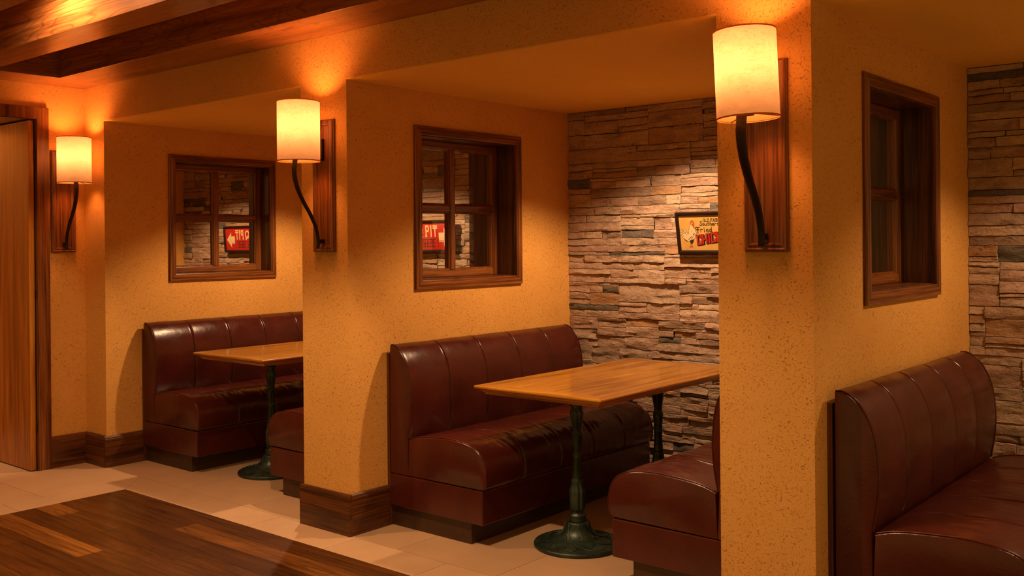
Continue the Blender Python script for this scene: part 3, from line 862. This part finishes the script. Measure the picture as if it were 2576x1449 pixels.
# ================================================================ wall lamps
SH_R, SH_Z0, SH_Z1 = 0.0718, 0.309, 0.514      # heights above plate foot (0.970)
def make_lamp():
    """wall at y=0, room towards -y, plate foot at z=0"""
    root = empty('wall_lamp')
    b = MB(); hw = 0.0560; H = 0.460
    b.box(-hw, hw, -0.009, -0.0002, 0, H)
    b.build('backplate', M_RED['z'], root, bevel=0.0012)
    b = MB()
    prof = [(0.0022, -0.009), (0.0028, -0.0135), (0.006, -0.0155), (0.0085, -0.0135), (0.010, -0.0125), (0.016, -0.0145), (0.0195, -0.0135), (0.0215, -0.0105), (0.0215, -0.009)]
    rings = [[(-hw+i, h, i), (hw-i, h, i), (hw-i, h, H-i), (-hw+i, h, H-i)] for i, h in prof]
    b.loft(rings, True, False, False)
    b.build('plate_moulding', M_RED['z'], root)
    b = MB(); cy = -0.114; n = 64
    hs = [SH_Z0 + (SH_Z1-SH_Z0)*i/8 for i in range(9)]
    b.loft([[(SH_R*math.cos(2*math.pi*k/n), cy + SH_R*math.sin(2*math.pi*k/n), z) for k in range(n)] for z in hs], True, False, True)
    sh = b.build('lamp_shade', M_SHADE, root)
    for z in (SH_Z0, SH_Z1):
        b = MB(); zz = z - 0.0033 if z == SH_Z1 else z
        b.loft([[((SH_R+q)*math.cos(2*math.pi*k/64), cy + (SH_R+q)*math.sin(2*math.pi*k/64), zz + h) for k in range(64)] for q, h in ((-0.0006, 0.0), (0.0008, 0.0), (0.0008, 0.0033), (-0.0006, 0.0033))], True, False, False)
        b.build('shade_rim', M_TRIM, sh)
    b = MB()
    for a in (0.5, 0.5+2.1, 0.5+4.2):
        b.tube([(0.012*math.cos(a), cy+0.012*math.sin(a), SH_Z0+0.012), (SH_R*math.cos(a), cy+SH_R*math.sin(a), SH_Z0+0.003)], 0.0012, 6)
    b.lathe([(0.014, SH_Z0+0.008), (0.014, SH_Z0+0.014)], (0, cy, 0), 16)
    b.build('shade_spider', M_BRONZE, sh)
    # curved horn arm
    ar = [(-0.128, 0.335), (-0.131, 0.305), (-0.134, 0.276), (-0.130, 0.248), (-0.118, 0.212), (-0.096, 0.172), (-0.070, 0.134), (-0.047, 0.092), (-0.036, 0.055), (-0.033, 0.030), (-0.036, 0.014)]
    cp = resample(ar, 0.006); pts = [(0, p.x, p.y) for p in cp]; m_ = len(pts)
    rad = [0.0078*(1-i/m_*0.38) for i in range(m_)]
    b = MB(); b.tube(pts, rad, 14, 1.3)
    b.build('curved_arm', M_BRONZE, root)
    b = MB(); b.box(-0.007, 0.007, -0.036, -0.0105, 0.030, 0.044)
    b.build('arm_bracket', M_BRONZE, root, bevel=0.001)
    b = MB(); b.prism([(-0.0092, 0.318), (-0.042, 0.318), (-0.042, 0.323), (-0.020, 0.323), (-0.020, 0.392), (-0.0092, 0.392)], -0.007, 0.007, 'x')
    b.build('shade_bracket', M_BRONZE, root, bevel=0.001)
    b = MB(); b.lathe([(0.012, SH_Z0+0.014), (0.012, SH_Z0+0.045), (0.008, SH_Z0+0.048)], (0, cy, 0), 16)
    b.build('bulb_holder', M_BRONZE, root)
    b = MB(); b.lathe([(0.004, SH_Z0+0.048), (0.012, SH_Z0+0.062), (0.017, SH_Z0+0.085), (0.015, SH_Z0+0.102), (0.007, SH_Z0+0.112)], (0, cy, 0), 20)
    bu = b.build('bulb', M_BULB, root)
    bu.visible_shadow = True
    return root
LAMP_POWER = 20.0
def lamp_light(wx, wy, wz):
    l = bpy.data.lights.new('lamp_light', 'POINT')
    l.energy = LAMP_POWER; l.color = (1.0, 0.34, 0.11); l.shadow_soft_size = 0.055
    o = bpy.data.objects.new('lamp_light', l); COL.objects.link(o)
    o.location = Vector((wx, wy, wz))*S
LZ = 0.970
lamp = make_lamp()
lamp.location = Vector((-0.115, 0, LZ))*S
tag(lamp, 'parchment-shade wall lamp on the middle pillar', 'wall lamp', 'parchment wall lamps')
l3 = copy_tree(lamp); l3.location = Vector((1.5375, 0, LZ))*S
tag(l3, 'largest, slightly crooked parchment wall lamp on the right pillar')
for ch in [x for x in bpy.data.objects if x.parent == l3 and x.name.startswith(('lamp_shade', 'bulb'))]:
    # the shade hangs a little crooked: turn about its fixing at the arm
    piv = Vector((0, -0.114, SH_Z0+0.03))*S
    R = Matrix.Rotation(math.radians(-2.4), 4, 'Y')
    ch.matrix_basis = Matrix.Translation(Vector((0.008*S, 0, 0))) @ Matrix.Translation(piv) @ R @ Matrix.Translation(-piv)
for ch in [x for x in bpy.data.objects if x.parent == l3 and x.name.startswith('curved_arm')]: ch.scale = (1.35, 1, 1)
l1 = copy_tree(lamp); l1.location = Vector((XD, -0.103, LZ))*S; l1.rotation_euler = (0, 0, math.radians(90))
tag(l1, 'smallest-looking parchment wall lamp beside the door frame at the far left')
for wx, wy in ((-0.115, -0.114), (1.5365, -0.114), (XD + 0.114, -0.103)):
    lamp_light(wx, wy, LZ + SH_Z0 + 0.118)

# ================================================================ signs
GL = {  # stroke letters in a 1 x 1 box
 'A': [[(0,0),(0.5,1),(1,0)],[(0.2,0.38),(0.8,0.38)]], 'B': [[(0,0),(0,1),(0.75,1),(0.95,0.8),(0.75,0.53),(0,0.53)],[(0.75,0.53),(1,0.28),(0.8,0),(0,0)]],
 'C': [[(1,0.72),(1,1),(0,1),(0,0),(1,0),(1,0.28)]], 'D': [[(0,0),(0,1),(0.7,1),(1,0.75),(1,0.25),(0.7,0),(0,0)]],
 'E': [[(1,1),(0,1),(0,0),(1,0)],[(0,0.52),(0.75,0.52)]], 'F': [[(1,1),(0,1),(0,0)],[(0,0.52),(0.75,0.52)]],
 'H': [[(0,0),(0,1)],[(1,0),(1,1)],[(0,0.5),(1,0.5)]], 'I': [[(0.5,0),(0.5,1)]], 'K': [[(0,0),(0,1)],[(1,1),(0,0.48),(1,0)]],
 'L': [[(0,1),(0,0),(1,0)]], 'N': [[(0,0),(0,1),(1,0),(1,1)]], 'O': [[(0.2,0),(0,0.25),(0,0.75),(0.25,1),(0.75,1),(1,0.75),(1,0.25),(0.75,0),(0.2,0)]],
 'P': [[(0,0),(0,1),(0.8,1),(1,0.8),(0.8,0.5),(0,0.5)]], 'Q': [[(0.3,0),(0,0.25),(0,0.75),(0.25,1),(0.75,1),(1,0.75),(1,0.25),(0.75,0),(0.3,0)],[(0.45,0.25),(0.75,-0.12),(1.0,-0.2)]],
 'R': [[(0,0),(0,1),(0.8,1),(1,0.8),(0.8,0.5),(0,0.5)],[(0.5,0.5),(1,0)]], 'S': [[(1,0.85),(0.75,1),(0.25,1),(0,0.8),(0.2,0.55),(0.8,0.45),(1,0.22),(0.75,0),(0.2,0),(0,0.15)]],
 'T': [[(0,1),(1,1)],[(0.5,1),(0.5,0)]], 'V': [[(0,1),(0.5,0),(1,1)]], '-': [[(0.1,0.5),(0.9,0.5)]], '!': [[(0.5,1),(0.5,0.35)],[(0.5,0.1),(0.5,0.0)]],
 's': [], 'o': [[(0.5,0),(0.1,0.12),(0.1,0.45),(0.5,0.6),(0.85,0.42),(0.8,0.1),(0.5,0)]], 'u': [[(0.1,0.6),(0.1,0.1),(0.4,0),(0.8,0.2),(0.85,0.6)],[(0.85,0.3),(0.9,0.0),(1.05,0.1)]],
 't': [[(0.45,1.0),(0.4,0.1),(0.6,0),(0.9,0.12)],[(0.1,0.65),(0.9,0.65)]], 'h': [[(0.15,0),(0.2,1.05)],[(0.17,0.4),(0.5,0.6),(0.8,0.5),(0.8,0.0),(1.05,0.1)]],
 'e': [[(0.12,0.31),(0.88,0.33),(0.75,0.60),(0.32,0.60),(0.08,0.30),(0.32,0.0),(1.0,0.06)]], 'r': [[(0.15,0),(0.2,0.62)],[(0.18,0.35),(0.5,0.62),(0.9,0.55)]],
 'n': [[(0.15,0),(0.2,0.62)],[(0.18,0.4),(0.5,0.62),(0.8,0.5),(0.8,0.0),(1.05,0.1)]], 'i': [[(0.4,0.6),(0.4,0.08),(0.7,0.0)],[(0.42,0.86),(0.42,0.92)]],
 'd': [[(0.85,0.35),(0.5,0.6),(0.1,0.4),(0.15,0.08),(0.5,0.0),(0.85,0.3)],[(0.85,1.05),(0.85,0.08),(1.05,0.02)]],
 '~S': [[(0.95,0.8),(0.7,1.02),(0.3,0.9),(0.3,0.65),(0.75,0.4),(0.75,0.1),(0.4,-0.05),(0.0,0.1),(0.05,0.25)]],
 '~F': [[(0.0,0.75),(0.1,0.95),(0.4,1.0),(1.15,0.98)],[(0.75,0.98),(0.65,0.4),(0.68,-0.35)],[(0.3,0.42),(1.0,0.45)]],
}
def strokes(b, lines, pen, d0, d1, P):
    """lines in (a,b) board coords; thick strokes with square-ish joints; P maps (a,b,depth)->xyz"""
    nseg = 0
    for ln in lines:
        for i in range(len(ln)-1):
            a = Vector(ln[i]); c = Vector(ln[i+1]); t = (c-a)
            if t.length < 1e-6: continue
            t.normalize(); n = Vector((-t.y, t.x))*pen/2; e = t*pen*0.42
            q = [a-e-n, c+e-n, c+e+n, a-e+n]
            dz = d1 + 0.00004*(nseg % 7); nseg += 1
            vs = [P(p.x, p.y, d0) for p in q] + [P(p.x, p.y, dz) for p in q]
            b.add(vs, [(0,1,2,3),(7,6,5,4),(0,4,5,1),(1,5,6,2),(2,6,7,3),(3,7,4,0)])
def text_lines(txt, a0, b0, cw, ch, gap, slope=0.0, shear=0.0, slab=0.0):
    out = []; a = a0
    toks = []
    i = 0
    while i < len(txt):
        if txt[i] == '~': toks.append(txt[i:i+2]); i += 2
        else: toks.append(txt[i]); i += 1
    for tk in toks:
        if tk == ' ': a += cw*0.75; continue
        wd = cw*(0.35 if tk in 'I!' else (0.7 if tk == 'i' else 1.0))
        if tk == 'I': gl = [[(0.5,0),(0.5,1)]]
        else: gl = GL[tk]
        for ln in gl:
            out.append([(a + x*wd + shear*y*ch, b0 + y*ch + slope*(a + x*wd - a0)) for x, y in ln])
        if slab and tk.isupper():
            for x in ((0.0, 1.0) if tk in 'AHNR' else ((0.5,) if tk in 'ITV' else (0.0,))):
                for y in (0.0,) if tk in 'AEDLBFPTRI' else (0.0, 1.0):
                    if tk == 'O' or tk == 'Q' or tk == 'S' or tk == 'C': continue
                    out.append([(a + x*wd - slab*cw, b0 + y*ch), (a + x*wd + slab*cw, b0 + y*ch)])
        a += wd + gap
    return out

def make_sign(name, cx, z0, W, H, face_mat, tilt, label, dep=DEP):
    """board centred on cx, lower edge at z0 against the stone, top leaning out"""
    root = empty(name, (cx, dep - 0.026, z0))
    root.rotation_euler = (math.radians(tilt), 0, 0)
    tag(root, label, 'sign', 'framed restaurant signs')
    b = MB(); fw = 0.0135
    b.box(-W/2+fw, W/2-fw, -0.006, 0.0, fw, H-fw); b.build('board', face_mat, root)
    b = MB()
    prof = [(0.0, 0.002), (0.0, -0.012), (0.002, -0.014), (0.010, -0.013), (fw, -0.009), (fw, 0.002)]
    rings = [[(-W/2+i, h, i), (W/2-i, h, i), (W/2-i, h, H-i), (-W/2+i, h, H-i)] for i, h in prof]
    b.loft(rings + [rings[0]], True, False, False)
    b.build('sign_frame', M_FRAME_BLK, root)
    return root
SP = lambda a, c, d: (a, -0.006 - d, c)

# chicken sign (middle booth) – board coords: a from -0.149, c from 0
W2, H2 = 0.290, 0.166
s2 = make_sign('poster_sign', 0.716, 0.947, W2, H2, M_YELLOW, 10.0, 'yellow framed fried chicken sign with white rooster on the stone wall')
def MP(x, y):
    return (-0.1306 + (x-455-0.105*(y-325))*0.000187, 0.1516 - (y-325)*0.000168)
def shape(b, pts, d0, d1, raw=False):
    q = [p if raw else MP(*p) for p in pts]; n = len(q)
    vs = [SP(a, c, d0) for a, c in q] + [SP(a, c, d1) for a, c in q]
    b.add(vs, [tuple(range(n)), tuple(range(n, 2*n))[::-1]] + [(i, i+n, (i+1)%n+n, (i+1)%n) for i in range(n)])
BODY = [(755,520),(740,560),(722,610),(704,660),(700,700),(712,725),(700,755),(680,775),(640,785),(600,782),(570,790),(558,820),(570,858),(598,850),(620,885),(655,912),(695,928),(735,925),(790,905),(835,872),(862,830),(886,785),(884,735),(868,700),(845,650),(826,610),(812,560),(800,520)]
TAILS = [[(690,775),(660,720),(620,680),(570,655),(520,648),(498,658),(545,668),(590,690),(625,725),(650,775)],
         [(655,780),(615,735),(570,700),(525,685),(498,690),(502,705),(545,712),(580,740),(615,785)],
         [(620,790),(585,755),(550,735),(512,725),(505,745),(535,752),(560,775),(590,800)],
         [(590,800),(560,785),(530,770),(518,778),(540,795),(560,815)]]
b = MB()
def grown(pts, k):
    cx = sum(p[0] for p in pts)/len(pts); cy = sum(p[1] for p in pts)/len(pts); out = []
    n = len(pts); ar = sum(pts[i][0]*pts[(i+1)%n][1]-pts[(i+1)%n][0]*pts[i][1] for i in range(n))
    sg = 1 if ar > 0 else -1
    for i, p in enumerate(pts):
        t = Vector(pts[(i+1)%n]) - Vector(pts[i-1]); t.normalize()
        out.append((p[0] + sg*t.y*k, p[1] - sg*t.x*k))
    return out
shape(b, grown(BODY, 7), 0.0, 0.0003)
for t in TAILS: shape(b, grown(t, 6), 0.0, 0.0003)
shape(b, [(738,905),(790,890),(832,880),(826,925),(806,965),(786,990),(758,988),(738,955)], 0.0007, 0.0009)
for q in ([(700,890),(735,850),(740,856),(712,898)], [(730,845),(790,805),(794,812),(738,856)], [(760,870),(815,815),(820,822),(770,880)], [(800,790),(812,740),(820,742),(812,792)], [(825,790),(838,735),(846,738),(836,792)], [(850,800),(880,750),(884,760),(862,810)],
          [(600,860),(640,900),(690,925),(650,925),(612,892)], [(570,800),(600,806),(600,814),(572,810)], [(768,690),(780,684),(782,692),(770,698)]):
    shape(b, q, 0.0007, 0.0009)
b.build('rooster_outline', M_BLACKP, s2)
b = MB(); shape(b, BODY, 0.0001, 0.0006)
for t in TAILS: shape(b, t, 0.0001, 0.0005)
b.build('rooster_body', M_CREAM, s2)
b = MB()
shape(b, [(742,520),(733,495),(738,462),(752,438),(768,440),(778,427),(790,440),(803,432),(808,452),(814,468),(806,486),(836,498),(812,508),(832,528),(834,560),(824,600),(815,612),(800,585),(780,545),(760,528)], 0.0007, 0.0010)
b.build('rooster_comb', M_COMB, s2)
b = MB()
shape(b, [(752,985),(766,985),(764,1050),(800,1072),(752,1068),(722,1080),(748,1050)], 0.0002, 0.0005)
shape(b, [(780,985),(792,985),(794,1048),(828,1078),(790,1064),(762,1070),(782,1048)], 0.0002, 0.0005)
b.build('rooster_legs', M_COMB, s2)
b = MB(); shape(b, [(778+19*math.cos(a), 500+19*math.sin(a)) for a in [math.pi*k/6 for k in range(12)]], 0.0010, 0.0012)
e_ = b.build('rooster_eye', M_CREAM, s2)
b = MB(); shape(b, [(782+8*math.cos(a), 500+8*math.sin(a)) for a in [math.pi*k/5 for k in range(10)]], 0.0012, 0.0013)
b.build('pupil', M_BLACKP, e_)
b = MB()
strokes(b, text_lines('OLD FASHIONED', -0.0236, 0.1275, 0.0074, 0.0108, 0.0018, slab=0.22), 0.0021, 0, 0.0004, SP)
strokes(b, text_lines('~S', -0.040, 0.1120, 0.0110, 0.0175, 0.0009) + text_lines('outhern', -0.0285, 0.1120, 0.0096, 0.0135, 0.0010), 0.0024, 0, 0.0004, SP)
strokes(b, text_lines('~F', -0.0618, 0.0885, 0.0165, 0.0165, 0), 0.0032, 0, 0.0004, SP)
strokes(b, text_lines('ried', -0.0400, 0.0862, 0.0118, 0.0185, 0.0024), 0.0027, 0, 0.0004, SP)
b.build('dark_lettering', M_BLACKP, s2)
ch = text_lines('CHICKEN', -0.0560, 0.0370, 0.0165, 0.0335, 0.0078, slope=0.15, shear=0.02)
b = MB()
for dx, dy in ((0.0, 0.0), (0.0022, -0.0014), (0.0042, -0.0028)):
    strokes(b, [[(x+dx, y+dy) for x, y in ln] for ln in ch], 0.0088, 0.0, 0.0004, SP)
b.build('letter_shadow', M_BLACKP, s2)
b = MB(); strokes(b, ch, 0.0062, 0.0004, 0.0008, SP)
b.build('red_lettering', M_REDP, s2)
# red sign (far left booth)
W1, H1 = 0.477, 0.161
s1 = make_sign('arrow_sign', -1.0, 0.950, W1, H1, M_REDP, 4.0, 'red framed barbecue arrow sign, seen through the middle window and in the mirror', DEP1)
b = MB()
strokes(b, text_lines('BAR-B-', -0.218, 0.0830, 0.0225, 0.0480, 0.0090), 0.0072, 0, 0.0004, SP)
strokes(b, text_lines('Q', -0.0205, 0.0880, 0.0340, 0.0400, 0), 0.0085, 0, 0.0004, SP)
strokes(b, text_lines('P', 0.0400, 0.0820, 0.0190, 0.0510, 0, slab=0.15), 0.0080, 0, 0.0004, SP)
strokes(b, [[(0.0760, 0.0805), (0.0760, 0.1345)], [(0.0715, 0.1320), (0.0760, 0.1320)]], 0.0085, 0, 0.0004, SP)
strokes(b, [[(0.1035, 0.0805), (0.1035, 0.1240)], [(0.0905, 0.1220), (0.1170, 0.1220)], [(0.0905, 0.1330), (0.1170, 0.1330)]], 0.0075, 0, 0.0004, SP)
b.build('cream_lettering', M_CREAM, s1)
b = MB()
strokes(b, text_lines('OVER', -0.0740, 0.0285, 0.0138, 0.0380, 0.0050, slab=0.25), 0.0032, 0, 0.0004, SP)
b.build('black_lettering', M_BLACKP, s1)
b = MB()
strokes(b, text_lines('THERE', 0.0130, 0.0285, 0.0138, 0.0380, 0.0050, slab=0.25), 0.0032, 0, 0.0004, SP)
b.build('black_lettering', M_BLACKP, s1)
b = MB()
strokes(b, [[(0.1212, 0.0680), (0.1208, 0.0410)], [(0.1206, 0.0330), (0.1205, 0.0285)]], 0.0030, 0, 0.0004, SP)
b.build('exclamation_mark', M_BLACKP, s1)
b = MB()
shape(b, [(0.1285, 0.0587), (0.1635, 0.0587), (0.1630, 0.0295), (0.2121, 0.0783), (0.1645, 0.1229), (0.1640, 0.0993), (0.1280, 0.0993)], 0, 0.0004, True)
b.build('arrow', M_CREAM, s1)
b = MB()
shape(b, [(0.1270, 0.0520), (0.1640, 0.0520), (0.1640, 0.0560), (0.1270, 0.0560)], 0, 0.0004, True)
b.build('arrow_bar', M_CREAM, s1)
